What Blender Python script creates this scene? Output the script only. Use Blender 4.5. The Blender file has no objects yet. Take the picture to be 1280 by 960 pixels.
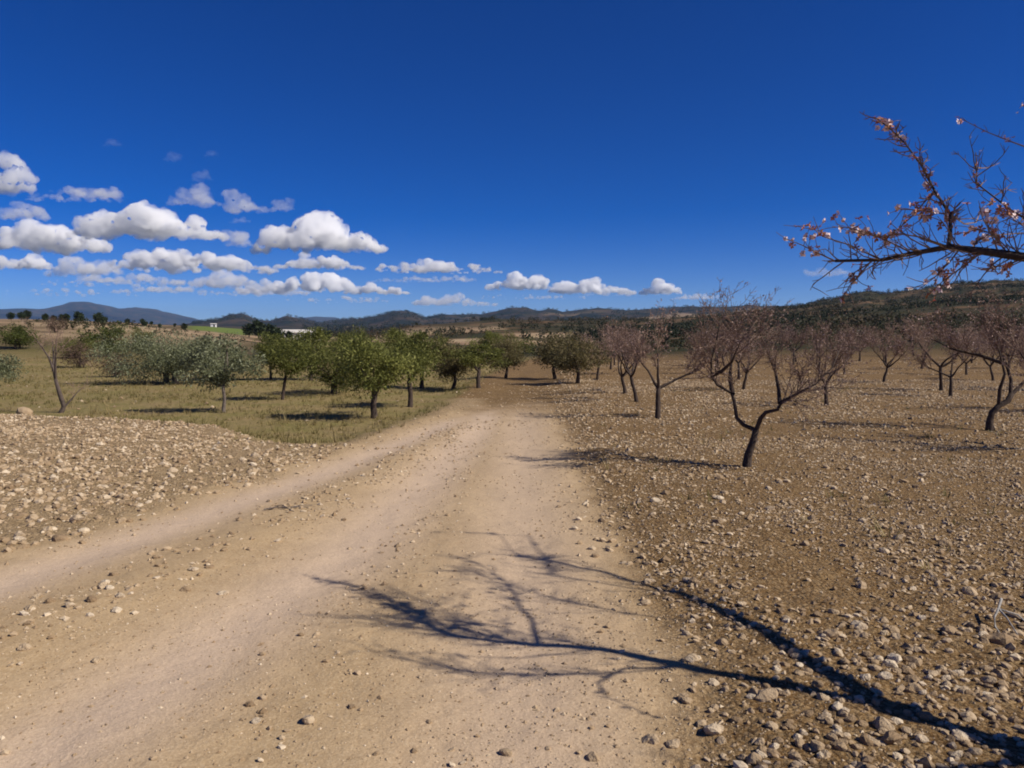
import bpy, bmesh, math, random
import numpy as np
from mathutils import Vector, Matrix

sc = bpy.context.scene
COL = sc.collection

# ---------------------------------------------------------------- camera
CAM_Z = 1.65
F = 1000.0                                   # focal length in pixels of a 1280 px wide picture
PITCH = math.radians(3.72)
cd = bpy.data.cameras.new('camera'); cam = bpy.data.objects.new('camera', cd); COL.objects.link(cam)
cd.sensor_width = 36; cd.lens = F/1280*36; cd.clip_start = .05; cd.clip_end = 60000
cam.location = (0, 0, CAM_Z); cam.rotation_euler = (math.pi/2-PITCH, 0, 0)
sc.camera = cam

# ---------------------------------------------------------------- sky, sun, exposure
SUN_EL = math.radians(39); SUN_AZ = math.radians(108)      # azimuth clockwise from +Y
w = bpy.data.worlds.new('World'); sc.world = w; w.use_nodes = True
nt = w.node_tree; bg = nt.nodes['Background']
sky = nt.nodes.new('ShaderNodeTexSky'); sky.sky_type = 'NISHITA'; sky.sun_disc = False
sky.sun_elevation = SUN_EL; sky.sun_rotation = SUN_AZ
sky.altitude = 600; sky.air_density = .5; sky.dust_density = .3; sky.ozone_density = 4
hs = nt.nodes.new('ShaderNodeHueSaturation')
hs.inputs['Saturation'].default_value = 1.4; hs.inputs['Hue'].default_value = .519
nt.links.new(sky.outputs[0], hs.inputs['Color']); nt.links.new(hs.outputs[0], bg.inputs[0])
bg.inputs[1].default_value = .086
sd = bpy.data.lights.new('sun', 'SUN'); sd.energy = 5.0; sd.angle = math.radians(.53); sd.color = (1, .92, .8)
so = bpy.data.objects.new('sun', sd); COL.objects.link(so)
SDIR = Vector((math.sin(SUN_AZ)*math.cos(SUN_EL), math.cos(SUN_AZ)*math.cos(SUN_EL), math.sin(SUN_EL)))
so.rotation_euler = SDIR.to_track_quat('Z', 'Y').to_euler()
vs = sc.view_settings
vs.view_transform = 'Standard'; vs.look = 'None'; vs.gamma = 1; vs.exposure = .22; vs.use_curve_mapping = False
sc.cycles.volume_bounces = 20; sc.cycles.max_bounces = 22; sc.cycles.diffuse_bounces = 4; sc.cycles.transparent_max_bounces = 8
sc.cycles.filter_width = 1.9

# ---------------------------------------------------------------- small helpers
def tag(o, label=None, cat=None, group=None, kind=None):
    if label: o['label'] = label
    if cat: o['category'] = cat
    if group: o['group'] = group
    if kind: o['kind'] = kind
    return o
def empty(name, loc=(0, 0, 0), rz=0, s=1):
    o = bpy.data.objects.new(name, None); COL.objects.link(o); o.empty_display_size = .2
    o.location = loc; o.rotation_euler.z = rz; o.scale = (s, s, s) if not hasattr(s, '__len__') else s
    return o
def copy_tree(o, parent=None):
    c = o.copy(); COL.objects.link(c)
    if parent is not None: c.parent = parent
    for ch in o.children: copy_tree(ch, c)
    return c
def link(name, me, parent=None):
    o = bpy.data.objects.new(name, me); COL.objects.link(o); o.parent = parent
    return o
def raw_mesh(name, V, Fc, mats, mi=None, tint=None, smooth=False):
    """V (n,3); Fc (m,k) of one polygon size"""
    me = bpy.data.meshes.new(name)
    V = np.asarray(V, np.float32); Fc = np.asarray(Fc, np.int32); n, k = Fc.shape
    me.vertices.add(len(V)); me.vertices.foreach_set('co', V.ravel())
    me.loops.add(n*k); me.loops.foreach_set('vertex_index', Fc.ravel())
    me.polygons.add(n); me.polygons.foreach_set('loop_start', np.arange(n, dtype=np.int32)*k)
    for m in mats: me.materials.append(m)
    if mi is not None: me.polygons.foreach_set('material_index', np.asarray(mi, np.int32))
    me.polygons.foreach_set('use_smooth', np.full(n, smooth))
    if tint is not None:
        a = me.attributes.new('tint', 'FLOAT', 'FACE'); a.data.foreach_set('value', np.asarray(tint, np.float32))
    me.update(calc_edges=True); me.validate()
    return me

# numpy gradient noise
_rs = np.random.RandomState(7); _P = _rs.permutation(512); _P = np.concatenate([_P, _P, _P])
_ga = _rs.uniform(0, 2*np.pi, 512); _G = np.stack([np.cos(_ga), np.sin(_ga)], 1)
def pnoise(x, y):
    xi = np.floor(x).astype(np.int64); yi = np.floor(y).astype(np.int64); xf = x-xi; yf = y-yi
    u = xf*xf*xf*(xf*(xf*6-15)+10); v = yf*yf*yf*(yf*(yf*6-15)+10)
    def g(i, j):
        h = _P[(_P[(xi+i) & 511]+(yi+j)) & 511]; gg = _G[h]
        return gg[..., 0]*(xf-i)+gg[..., 1]*(yf-j)
    a = g(0, 0)+u*(g(1, 0)-g(0, 0)); b = g(0, 1)+u*(g(1, 1)-g(0, 1))
    return (a+v*(b-a))*1.5
def fbm(x, y, o=4):
    s = 0; a = 1; t = 0
    for i in range(o):
        s = s+a*pnoise(x*2**i+17.3*i, y*2**i-9.1*i); t += a; a *= .5
    return s/t
def sstep(a, b, x):
    t = np.clip((x-a)/(b-a), 0, 1); return t*t*(3-2*t)

# ---------------------------------------------------------------- materials
def new_mat(name):
    m = bpy.data.materials.new(name); m.use_nodes = True; nt = m.node_tree
    b = nt.nodes['Principled BSDF']; b.inputs['Roughness'].default_value = .9
    b.inputs['Specular IOR Level'].default_value = .2
    return m, nt, b
def N(nt, t, **kw):
    n = nt.nodes.new(t)
    for k, v in kw.items():
        if k.startswith('i_'): n.inputs[k[2:]].default_value = v
        else: setattr(n, k, v)
    return n
def mixc(nt, fac, a, b, mode='MIX'):
    m = nt.nodes.new('ShaderNodeMix'); m.data_type = 'RGBA'; m.blend_type = mode
    for s, v in ((m.inputs[0], fac), (m.inputs[6], a), (m.inputs[7], b)):
        if hasattr(v, 'links') or hasattr(v, 'is_linked'): nt.links.new(v, s)
        elif isinstance(v, (int, float)): s.default_value = v
        else: s.default_value = (*v, 1)
    return m.outputs[2]
def ramp(nt, fac, stops):
    r = nt.nodes.new('ShaderNodeValToRGB'); e = r.color_ramp.elements
    while len(e) < len(stops): e.new(.5)
    for q, (p, c) in zip(e, stops):
        q.position = p; q.color = (*c, 1) if hasattr(c, '__len__') else (c, c, c, 1)
    nt.links.new(fac, r.inputs[0]); return r.outputs[0]
def tex_noise(nt, co, scale, detail=4, rough=.55):
    n = N(nt, 'ShaderNodeTexNoise'); n.inputs['Scale'].default_value = scale
    n.inputs['Detail'].default_value = detail; n.inputs['Roughness'].default_value = rough
    nt.links.new(co, n.inputs['Vector']); return n.outputs[0]

def leaf_mat(name, dark, mid, light, trans=.25):
    m, nt, b = new_mat(name)
    at = N(nt, 'ShaderNodeAttribute', attribute_name='tint'); oi = N(nt, 'ShaderNodeObjectInfo')
    c = ramp(nt, at.outputs['Fac'], [(0, dark), (.5, mid), (1, light)])
    h = N(nt, 'ShaderNodeHueSaturation'); nt.links.new(c, h.inputs['Color'])
    mr = N(nt, 'ShaderNodeMapRange'); mr.inputs['To Min'].default_value = .8; mr.inputs['To Max'].default_value = 1.2
    nt.links.new(oi.outputs['Random'], mr.inputs['Value']); nt.links.new(mr.outputs[0], h.inputs['Value'])
    nt.links.new(h.outputs[0], b.inputs['Base Color']); b.inputs['Roughness'].default_value = .65
    tr = N(nt, 'ShaderNodeBsdfTranslucent'); nt.links.new(h.outputs[0], tr.inputs[0])
    mx = N(nt, 'ShaderNodeMixShader'); mx.inputs[0].default_value = trans
    nt.links.new(b.outputs[0], mx.inputs[1]); nt.links.new(tr.outputs[0], mx.inputs[2])
    nt.links.new(mx.outputs[0], nt.nodes['Material Output'].inputs[0])
    return m
def bark_mat(name, a, b_, scale=30):
    m, nt, b = new_mat(name)
    tc = N(nt, 'ShaderNodeTexCoord'); mp = N(nt, 'ShaderNodeMapping'); mp.inputs['Scale'].default_value = (1, 1, .35)
    nt.links.new(tc.outputs['Object'], mp.inputs[0])
    n = tex_noise(nt, mp.outputs[0], scale, 5, .65)
    nt.links.new(ramp(nt, n, [(.3, a), (.7, b_)]), b.inputs['Base Color'])
    bp = N(nt, 'ShaderNodeBump'); bp.inputs['Strength'].default_value = .8; bp.inputs['Distance'].default_value = .02
    nt.links.new(n, bp.inputs['Height']); nt.links.new(bp.outputs[0], b.inputs['Normal'])
    return m
def plain_mat(name, c, rough=.85, var=.12, scale=3):
    m, nt, b = new_mat(name)
    tc = N(nt, 'ShaderNodeTexCoord'); n = tex_noise(nt, tc.outputs['Object'], scale, 4)
    lo = tuple(x*(1-var) for x in c); hi = tuple(min(1, x*(1+var)) for x in c)
    nt.links.new(ramp(nt, n, [(.3, lo), (.7, hi)]), b.inputs['Base Color']); b.inputs['Roughness'].default_value = rough
    return m

M = {}
M['bark'] = bark_mat('almond_bark', (.035, .025, .02), (.085, .062, .05))
M['bark_grey'] = bark_mat('weathered_bark', (.08, .065, .055), (.2, .165, .14))
M['bark_dull'] = bark_mat('dull_bark', (.055, .042, .035), (.13, .1, .085))
M['twig'] = bark_mat('twig_bark', (.15, .1, .072), (.27, .19, .14))
M['bud'] = leaf_mat('almond_bud', (.24, .14, .1), (.42, .29, .23), (.72, .57, .52), .3)
M['olive'] = leaf_mat('olive_leaf', (.075, .085, .04), (.17, .185, .1), (.32, .34, .22), .35)
M['green'] = leaf_mat('green_leaf', (.06, .07, .017), (.15, .162, .04), (.28, .28, .085), .4)
M['browngreen'] = leaf_mat('dull_leaf', (.075, .07, .03), (.16, .135, .06), (.26, .21, .1), .4)
M['bright'] = leaf_mat('fresh_leaf', (.04, .055, .012), (.1, .118, .026), (.17, .185, .05))
M['pine'] = leaf_mat('dark_leaf', (.012, .02, .009), (.03, .045, .018), (.06, .075, .03), .1)
M['dry'] = leaf_mat('dry_scrub', (.07, .045, .03), (.13, .085, .06), (.2, .14, .1))
M['blossom'] = plain_mat('petal', (.78, .62, .6), .6)
M['withered'] = plain_mat('withered_petal', (.42, .19, .09), .8, .4, 40)
M['calyx'] = plain_mat('calyx', (.28, .06, .05), .8)
M['white'] = plain_mat('whitewash', (.78, .76, .72), .8, .05)
M['roof'] = plain_mat('pale_roof', (.6, .57, .52), .7, .08)
M['tile'] = plain_mat('roof_tile', (.4, .2, .12), .85, .2, 2)
M['dark'] = plain_mat('dark_opening', (.03, .03, .03), .6)
M['deadwood'] = bark_mat('dead_wood', (.2, .19, .175), (.42, .4, .37), 25)

# stones: pale limestone, a few brown or grey, earth stains
def stone_mat(name, use_random):
    m, nt, b = new_mat(name)
    if use_random: f = N(nt, 'ShaderNodeObjectInfo').outputs['Random']
    else: f = N(nt, 'ShaderNodeAttribute', attribute_name='tint').outputs['Fac']
    c = ramp(nt, f, [(0, (.22, .15, .085)), (.35, (.34, .247, .15)), (.7, (.45, .345, .225)), (1, (.63, .53, .39))])
    tc = N(nt, 'ShaderNodeTexCoord'); n = tex_noise(nt, tc.outputs['Object'], 1.8 if use_random else 40, 5, .6)
    c = mixc(nt, ramp(nt, n, [(.42, 0), (.75, .7)]), c, (.26, .175, .1))
    nt.links.new(c, b.inputs['Base Color'])
    bp = N(nt, 'ShaderNodeBump'); bp.inputs['Strength'].default_value = .5; bp.inputs['Distance'].default_value = .05 if use_random else .01
    nt.links.new(n, bp.inputs['Height']); nt.links.new(bp.outputs[0], b.inputs['Normal'])
    return m
M['stone'] = stone_mat('limestone', True)
M['gravel'] = stone_mat('limestone_gravel', False)

# ---------------------------------------------------------------- the lie of the land
def lane_r(y): return np.interp(y, [0, 18, 30, 60], [.0, .25, 1.0, 4.0])
def lane_m(y): return np.interp(y, [0, 3.4, 5.8, 8.9, 13, 18, 30, 60], [-2.7, -1.75, -1.22, -.95, -.62, -.45, .2, 3.2])
def lane_l(y): return np.interp(y, [0, 5, 7.3, 9.4, 12.7, 16], [-5.2, -3.35, -2.75, -2.2, -1.45, -.85])
def track_right(y): return np.interp(y, [0, 3, 4, 7, 13, 17.4, 30, 60], [.62, .74, .86, .82, .92, .95, 1.6, 4.6])
def track_left(y): return np.interp(y, [0, 5, 7.3, 9.4, 12.7, 16, 18, 30, 60], [-5.8, -3.85, -3.2, -2.65, -1.95, -1.35, -1.15, -.6, 2.4])
def crest(x): return np.interp(x, [-40, -10, -7, -5, -3.6, -1.8], [17, 15, 14.2, 13.2, 11.6, 11.2])

FAR = ([-400, 0, 60, 95, 115, 150, 170, 195, 230, 255, 300, 375, 395, 420, 450, 600, 1700], [26, 28, 29, 37, 37, 28, 30, 28, 20, 14, 10, 17, 19, 18, 10, 6, 6])
MID = ([-400, 200, 255, 272, 290, 305, 322, 340, 358, 372, 400, 430, 455, 480, 498, 515, 532, 548, 575, 605, 640, 655, 672, 690, 702, 730, 745, 782, 820, 860, 900, 950, 1000, 1700],
       [2, 4, 13, 15, 21, 22, 14, 13, 19, 17, 10, 15, 16, 21, 25, 24, 17, 20, 21, 22, 29, 30, 25, 27, 24, 27, 28, 26, 28, 30, 30, 31, 30, 30])
NEARH = ([-400, 700, 820, 900, 960, 1000, 1040, 1060, 1085, 1100, 1130, 1160, 1200, 1250, 1280, 1400, 1700], [0, 0, 6, 16, 24, 29, 37, 42, 45, 43, 45, 50, 56, 58, 57, 62, 60])
LOWH = ([-400, 420, 480, 560, 620, 700, 800, 900, 1000, 1100, 1300, 1700], [0, 0, 5, 10, 15, 13, 14, 16, 18, 20, 24, 28])

def heights(x, y):
    x = np.asarray(x, float); y = np.asarray(y, float)
    r = np.hypot(x, y); cy = np.maximum(y, .12*r+1e-6)
    u = 640+F*np.clip(x/cy, -1.4, 1.4)
    near = 1-sstep(35, 80, r)
    z = (.03*fbm(x*.3, y*.3, 3)+.018*fbm(x*1.7, y*1.7, 3))*near
    xl, xm, xr = lane_l(y), lane_m(y), lane_r(y)
    lf = 1-sstep(14, 20, y)
    z = z-.02*np.exp(-((x-xl)/.32)**2)*lf*near-.026*np.exp(-((x-xm)/.38)**2)*near-.02*np.exp(-((x-xr)/.35)**2)*near
    z = z+.028*np.exp(-((x-(xl+xm)/2)/.4)**2)*lf*near
    off = 1-sstep(-.2, .35, track_right(y)-x)*sstep(-.2, .35, x-track_left(y))
    z = z+.018*fbm(x*4.5, y*4.5, 3)*(.25+.75*off)*(1-sstep(18, 30, r))
    # verge: a low stony bank that drops to the meadow
    t = np.clip((track_left(y)-x)/3.2, 0, 1); back = sstep(-.25, 1.1, y-crest(x))
    left = sstep(.2, 1.2, track_left(y)-x)
    z = z+(.13*t*(1-back)-.1*back*left)*near*(x < 0)
    z = z+.03*sstep(0, .5, x-track_right(y))*near
    # the wide shape of the valley
    us = [-760, 60, 160, 260, 350, 500, 700, 850, 1000, 1280, 2040]
    z2 = np.interp(u, us, [4.2, 3.8, 3.0, 1.2, -1.2, -1.6, -1.4, -.3, 1.0, 3.2, 6])
    z6 = np.interp(u, us, [9, 8.5, 7, 5, 1.5, -1, -1, 2, 7, 17, 26])
    lr = np.log(np.maximum(r, 1))
    z = z+np.where(r < 200, z2*sstep(math.log(38), math.log(200), lr), z2+(z6-z2)*sstep(math.log(200), math.log(600), lr))
    c = cy/np.maximum(r, 1e-6)
    for (prof, D, wf, wb, amp) in ((LOWH, 520, .35, .5, .25), (NEARH, 1000, .38, .6, .3), (MID, 3300, .36, .4, .35), (FAR, 11000, .22, .2, .3)):
        Dl = D*(1+.1*fbm(u/170+D, u*0+.5, 2))
        H = np.interp(u, *prof)/1000*Dl*c+CAM_Z
        wd = np.where(r < Dl, wf, wb)*Dl
        g = np.exp(-((r-Dl)/wd)**2)*sstep(60, 200, r)
        rel = 1-np.abs(fbm(x/(.09*D)+D, y/(.09*D), 5))*2.6
        Hn = H*(1+amp*(rel-.6)*(1-g**3))
        Hn = Hn+(H-CAM_Z)*.07*fbm(x/(.018*D), y/(.018*D), 3)
        ok = np.clip((np.interp(u, *prof)-1)/6, 0, 1)*np.where(y > 0, 1, .2)
        z = np.maximum(z, z*(1-g*ok)+Hn*g*ok)
    return z
def hz(x, y): return float(heights(np.array([x]), np.array([y]))[0])
def ang(px, d): return (px-640)/F*d                         # metres to the side of a thing d metres ahead

# one sheet, rings about the middle of the place, parted into its kinds of ground
th = np.concatenate([np.linspace(-math.pi, -math.radians(44), 46)[:-1], np.linspace(-math.radians(44), math.radians(44), 430), np.linspace(math.radians(44), math.pi, 46)[1:-1]])
rr = np.concatenate([[.12, .5, 1.0], np.geomspace(1.5, 60, 420), np.geomspace(61.5, 14500, 190)])
TH, RR = np.meshgrid(th, rr); GX = RR*np.sin(TH); GY = RR*np.cos(TH); GZ = heights(GX, GY)
nth, nr = len(th), len(rr)
V = np.stack([GX, GY, GZ], -1).reshape(-1, 3)
i0 = (np.arange(nr-1)[:, None]*nth+np.arange(nth)[None]); i1 = (np.arange(nr-1)[:, None]*nth+(np.arange(nth)+1)[None] % nth)
quads = np.stack([i0, i0+nth, i1+nth, i1], -1).reshape(-1, 4)[:, ::-1]
X, Y = V[:, 0], V[:, 1]; R_ = np.hypot(X, Y)
wob = .22*fbm(X*.9, Y*.9, 3)+.1*fbm(X*3.5, Y*3.5, 2)
tr = sstep(-.25, .3, track_right(Y)-X+wob)*sstep(-.25, .3, X-track_left(Y)+.2+wob)
tr = tr*(1-sstep(14.5, 20, R_+wob*8))*(Y > -20)
lanes = np.maximum.reduce([np.exp(-((X-lane_l(Y))/.34)**2)*(1-sstep(14, 18, Y)), np.exp(-((X-lane_m(Y))/.42)**2), .75*np.exp(-((X-lane_r(Y))/.5)**2)])
lanes = lanes*tr
gr = sstep(-.2, .9, Y-crest(X)+wob*3.2+.5*fbm(X*.4+7, Y*.4, 2))*sstep(.0, .6, track_left(Y)-.15-X+wob)
gr = np.where(Y > 3, gr, 0)*(1-sstep(60, 130, R_))
U_ = 640+F*np.clip(X/np.maximum(Y, .12*R_+1e-6), -1.4, 1.4)
field = sstep(90, 130, R_)*(1-sstep(330, 420, R_))*(1-sstep(690, 760, U_))*sstep(.0, .12, fbm(U_/260+3, np.log(R_+1)*3.2, 2)+.06)
field = np.maximum(field, sstep(.1, .22, fbm(U_/130+9, np.log(R_+1)*5, 2))*sstep(500, 700, R_)*(1-sstep(2300, 2800, R_))*sstep(480, 560, U_)*(1-sstep(980, 1040, U_)))
field = np.maximum(field, (1-sstep(270, 340, U_))*sstep(58, 80, R_)*(1-sstep(240, 300, R_))*np.clip(.75+1.2*fbm(X/18, Y/18, 3), 0, 1))
crop = sstep(225, 250, U_)*(1-sstep(300, 320, U_))*sstep(250, 290, R_)*(1-sstep(480, 560, R_))
bank = sstep(-.2, .3, track_left(Y)-X+.4)*(Y < 20)
hill = sstep(42, 75, R_)
wild = sstep(900, 1900, R_)*(1-.75*field)
fc = quads
cx = X[fc].mean(1); cyy = Y[fc].mean(1); cr = np.hypot(cx, cyy); ctr = tr[fc].mean(1); cgr = gr[fc].mean(1)
zone = np.where(cr > 2100, 4, np.where(cr > 85, 3, np.where(ctr > .5, 1, np.where((cgr > .5), 2, 0))))

gm, nt, b = new_mat('earth')
tc = N(nt, 'ShaderNodeTexCoord'); P = tc.outputs['Object']
def att(n): return N(nt, 'ShaderNodeAttribute', attribute_name=n).outputs['Fac']
nA = tex_noise(nt, P, .9, 5, .6); nB = tex_noise(nt, P, 9, 5, .65); nC = tex_noise(nt, P, 70, 4, .7); nD = tex_noise(nt, P, .22, 4)
soil = mixc(nt, ramp(nt, nA, [(.35, 0), (.65, 1)]), (.105, .057, .02), (.16, .09, .034))
soil = mixc(nt, ramp(nt, nB, [(.42, 0), (.64, .7)]), soil, (.18, .108, .043))
soil = mixc(nt, att('bank'), soil, mixc(nt, ramp(nt, nB, [(.35, 0), (.65, 1)]), (.26, .185, .1), (.4, .295, .175)))
soil = mixc(nt, ramp(nt, nC, [(.52, 0), (.66, .6)]), soil, (.37, .26, .135))
dirt = mixc(nt, ramp(nt, nA, [(.35, 0), (.65, 1)]), (.345, .24, .13), (.42, .3, .17))
dirt = mixc(nt, ramp(nt, nC, [(.45, 0), (.7, .6)]), dirt, (.56, .43, .26))
dirt = mixc(nt, ramp(nt, nB, [(.3, .5), (.5, 0)]), dirt, (.31, .21, .11))
lane = mixc(nt, ramp(nt, nC, [(.4, 0), (.65, 1)]), (.455, .34, .24), (.55, .42, .3))
dirt = mixc(nt, att('lanes'), dirt, lane)
gras = mixc(nt, ramp(nt, nA, [(.35, 0), (.62, 1)]), (.26, .195, .09), (.19, .165, .055))
gras = mixc(nt, ramp(nt, nB, [(.45, 0), (.65, .6)]), gras, (.34, .25, .13))
hil = mixc(nt, ramp(nt, nD, [(.38, 0), (.6, 1)]), (.06, .044, .021), (.026, .032, .012))
n9 = tex_noise(nt, P, .03, 4, .6)
hil = mixc(nt, ramp(nt, n9, [(.5, 0), (.64, .9)]), hil, (.16, .095, .05))
fld = mixc(nt, ramp(nt, n9, [(.4, 0), (.6, 1)]), (.3, .2, .12), (.36, .27, .16))
hil = mixc(nt, att('field'), hil, fld)
hil = mixc(nt, att('crop'), hil, (.13, .17, .04))
hil = mixc(nt, att('wild'), hil, mixc(nt, ramp(nt, tex_noise(nt, P, .011, 6, .7), [(.46, 0), (.6, 1)]), (.012, .018, .011), (.075, .05, .03)))
vo = N(nt, 'ShaderNodeTexVoronoi'); vo.inputs['Scale'].default_value = 34; nt.links.new(P, vo.inputs['Vector'])
vo2 = N(nt, 'ShaderNodeTexVoronoi'); vo2.inputs['Scale'].default_value = 90; nt.links.new(P, vo2.inputs['Vector'])
sv = N(nt, 'ShaderNodeSeparateColor'); nt.links.new(vo.outputs['Color'], sv.inputs[0])
sv2 = N(nt, 'ShaderNodeSeparateColor'); nt.links.new(vo2.outputs['Color'], sv2.inputs[0])
soil = mixc(nt, ramp(nt, sv.outputs[0], [(.55, 0), (.9, .55)]), soil, (.35, .245, .13))
soil = mixc(nt, ramp(nt, sv2.outputs[0], [(.5, 0), (.95, .6)]), soil, (.35, .245, .13))
soil = mixc(nt, ramp(nt, sv2.outputs[1], [(.6, 0), (.95, .6)]), soil, (.08, .05, .024))
dirt = mixc(nt, ramp(nt, sv2.outputs[0], [(.75, 0), (1, .3)]), dirt, (.56, .44, .29))
c = mixc(nt, att('grass'), soil, gras); c = mixc(nt, att('track'), c, dirt); c = mixc(nt, att('hill'), c, hil)
nt.links.new(c, b.inputs['Base Color']); b.inputs['Roughness'].default_value = .95; b.inputs['Specular IOR Level'].default_value = .1
ad = N(nt, 'ShaderNodeMath', operation='MULTIPLY_ADD'); nt.links.new(nB, ad.inputs[0]); ad.inputs[1].default_value = 3; nt.links.new(nC, ad.inputs[2])
bp = N(nt, 'ShaderNodeBump'); bp.inputs['Strength'].default_value = .55; bp.inputs['Distance'].default_value = .02
ad2 = N(nt, 'ShaderNodeMath', operation='MULTIPLY_ADD'); vm = N(nt, 'ShaderNodeMath', operation='MULTIPLY'); tv_ = N(nt, 'ShaderNodeMath', operation='MULTIPLY_ADD'); nt.links.new(att('track'), tv_.inputs[0]); tv_.inputs[1].default_value = -1; tv_.inputs[2].default_value = 1
nt.links.new(vo.outputs['Distance'], vm.inputs[0]); nt.links.new(tv_.outputs[0], vm.inputs[1]); nt.links.new(vm.outputs[0], ad2.inputs[0]); ad2.inputs[1].default_value = -1.1; nt.links.new(ad.outputs[0], ad2.inputs[2])
tm = N(nt, 'ShaderNodeMath', operation='MULTIPLY_ADD'); nt.links.new(att('track'), tm.inputs[0]); tm.inputs[1].default_value = -.42; tm.inputs[2].default_value = .75; nt.links.new(tm.outputs[0], bp.inputs['Strength'])
nt.links.new(ad2.outputs[0], bp.inputs['Height']); nt.links.new(bp.outputs[0], b.inputs['Normal'])
M['earth'] = gm

for k, name in enumerate(('ground', 'dirt_track', 'meadow', 'hills', 'mountains')):
    f = fc[zone == k]; used, inv = np.unique(f, return_inverse=True)
    me = raw_mesh(name, V[used], inv.reshape(-1, 4), [gm], smooth=True)
    for an, av in (('track', tr), ('lanes', lanes), ('grass', gr), ('hill', hill), ('crop', crop), ('bank', bank), ('wild', wild), ('field', field)):
        a = me.attributes.new(an, 'FLOAT', 'POINT'); a.data.foreach_set('value', av[used].astype(np.float32))
    tag(link(name, me), kind='structure')

# ---------------------------------------------------------------- loose stones
_bm = bmesh.new(); bmesh.ops.create_icosphere(_bm, subdivisions=1, radius=1)
ICO_V = np.array([v.co for v in _bm.verts]); ICO_F = np.array([[v.index for v in f.verts] for f in _bm.faces]); _bm.free()
_bm = bmesh.new(); bmesh.ops.create_icosphere(_bm, subdivisions=2, radius=1)
IC2_V = np.array([v.co for v in _bm.verts]); IC2_F = np.array([[v.index for v in f.verts] for f in _bm.faces]); _bm.free()

rs = np.random.RandomState(11)
def scatter(n, x0, x1, y0, y1, s0, s1, keep, power=2.2):
    x = rs.uniform(x0, x1, n); y = rs.uniform(y0, y1, n)
    k = (np.abs(x) < .68*y+.9) & (rs.rand(n) < keep(x, y)); x, y = x[k], y[k]
    s = s0+(s1-s0)*rs.rand(len(x))**power
    return np.stack([x, y, s], 1)
def clump(x, y, f=.8): return np.clip(.5+1.7*fbm(x*f+50, y*f+20, 4), .03, 1)
on_right = lambda x, y: sstep(-.15, .35, x-track_right(y)+.2*fbm(x*2, y*2, 2))
on_verge = lambda x, y: sstep(-.1, .4, track_left(y)-x+.25*fbm(x*2, y*2, 2))*(1-sstep(-.5, .5, y-crest(x)))
strip = lambda x, y: np.exp(-((x-(lane_l(y)+lane_m(y))/2)/.42)**2)*(y < 15)
in_track = lambda x, y: (x < track_right(y)+.2)*(x > track_left(y)-.2)*(1-.75*np.exp(-((x-lane_m(y))/.4)**2))*(1-.8*np.exp(-((x-lane_l(y))/.35)**2))
meadow_m = lambda x, y: (x < track_left(y)-.3)*(y > crest(x)+.3)
parts = [
    scatter(60000, .4, 9, 2.2, 12, .005, .03, lambda x, y: on_right(x, y)*np.clip(.2+clump(x, y), 0, 1)*np.clip(1.25-y/20, .3, 1), 2.2),
    scatter(26000, .4, 9, 2.2, 12, .004, .022, lambda x, y: on_right(x, y)*clump(x+9, y, 1.1), 2.0),
    scatter(1500, .6, 9, 2.3, 11, .02, .055, lambda x, y: on_right(x, y)*clump(x+3, y, .9), 2.0),
    scatter(26000, .8, 19, 11, 27, .014, .042, lambda x, y: on_right(x, y)*clump(x+5, y, .6), 2.2),
    scatter(9000, .4, 9, 2.2, 12, .012, .034, lambda x, y: on_right(x, y)*clump(x, y), 3),
    scatter(1500, 1.2, 6, 2.2, 4.6, .012, .038, lambda x, y: on_right(x, y)*clump(x, y, 1.2), 1.6),
    scatter(52000, .8, 19, 11, 27, .014, .05, lambda x, y: on_right(x, y)*clump(x, y, .5), 2.8),
    scatter(18000, 1.5, 32, 26, 46, .025, .065, lambda x, y: on_right(x, y)*clump(x, y, .3)*.7, 3),
    scatter(44000, -12, -1.2, 4.4, 16, .011, .05, lambda x, y: on_verge(x, y)*np.clip(.3+clump(x, y, .7), 0, 1), 2.2),
    scatter(2600, -12, -1.2, 4.4, 16, .03, .068, lambda x, y: on_verge(x, y)*np.clip(.3+clump(x, y, .7), 0, 1), 3),
    scatter(26000, -6, 1.5, 2.2, 15, .004, .018, lambda x, y: in_track(x, y)*clump(x, y, 1.1), 2.6),
    scatter(22000, -6, 0, 2.4, 15, .007, .038, lambda x, y: strip(x, y)*clump(x, y, 1.3), 2.0),
    scatter(9000, -2.6, .6, 2.4, 12, .005, .026, lambda x, y: np.exp(-((x-.42*lane_m(y)-.58*lane_r(y)+.35)/.28)**2)*clump(x, y, 1.5), 2.4),
    scatter(9000, -3.2, 1.2, 2.2, 5, .0025, .011, lambda x, y: .15+.85*in_track(x, y), 2),
    scatter(5000, -.2, 1.6, 2.4, 18, .008, .04, lambda x, y: np.exp(-((x-track_right(y)-.02)/.28)**2)*clump(x, y, 1.2), 2.2),
    scatter(5000, -6, -.8, 4, 16, .008, .04, lambda x, y: np.exp(-((x-track_left(y)-.05)/.25)**2)*clump(x, y, 1.2), 2.2),
    scatter(700, -20, -1, 13, 36, .02, .06, lambda x, y: meadow_m(x, y)*.7, 3),
    scatter(2500, -1.5, 3, 14, 26, .01, .04, lambda x, y: in_track(x, y)*.6+.2, 2.5),
]
S = np.concatenate(parts)
special = np.array([[ang(377, 3.29), 3.29, .036], [ang(632, 3.06), 3.06, .03], [ang(1265, 4.1), 4.1, .07], [ang(1085, 5.0), 5.0, .05], [ang(1120, 3.2), 3.2, .05]])
S = np.concatenate([special, S])
S[:, 2] *= 1.0
app = S[:, 2]/S[:, 1]; inview = (np.abs(S[:, 0]) < .63*S[:, 1]) & (S[:, 1] > 2.95)
order = np.argsort(-(app*inview+np.isin(np.arange(len(S)), np.arange(5))))
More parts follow.
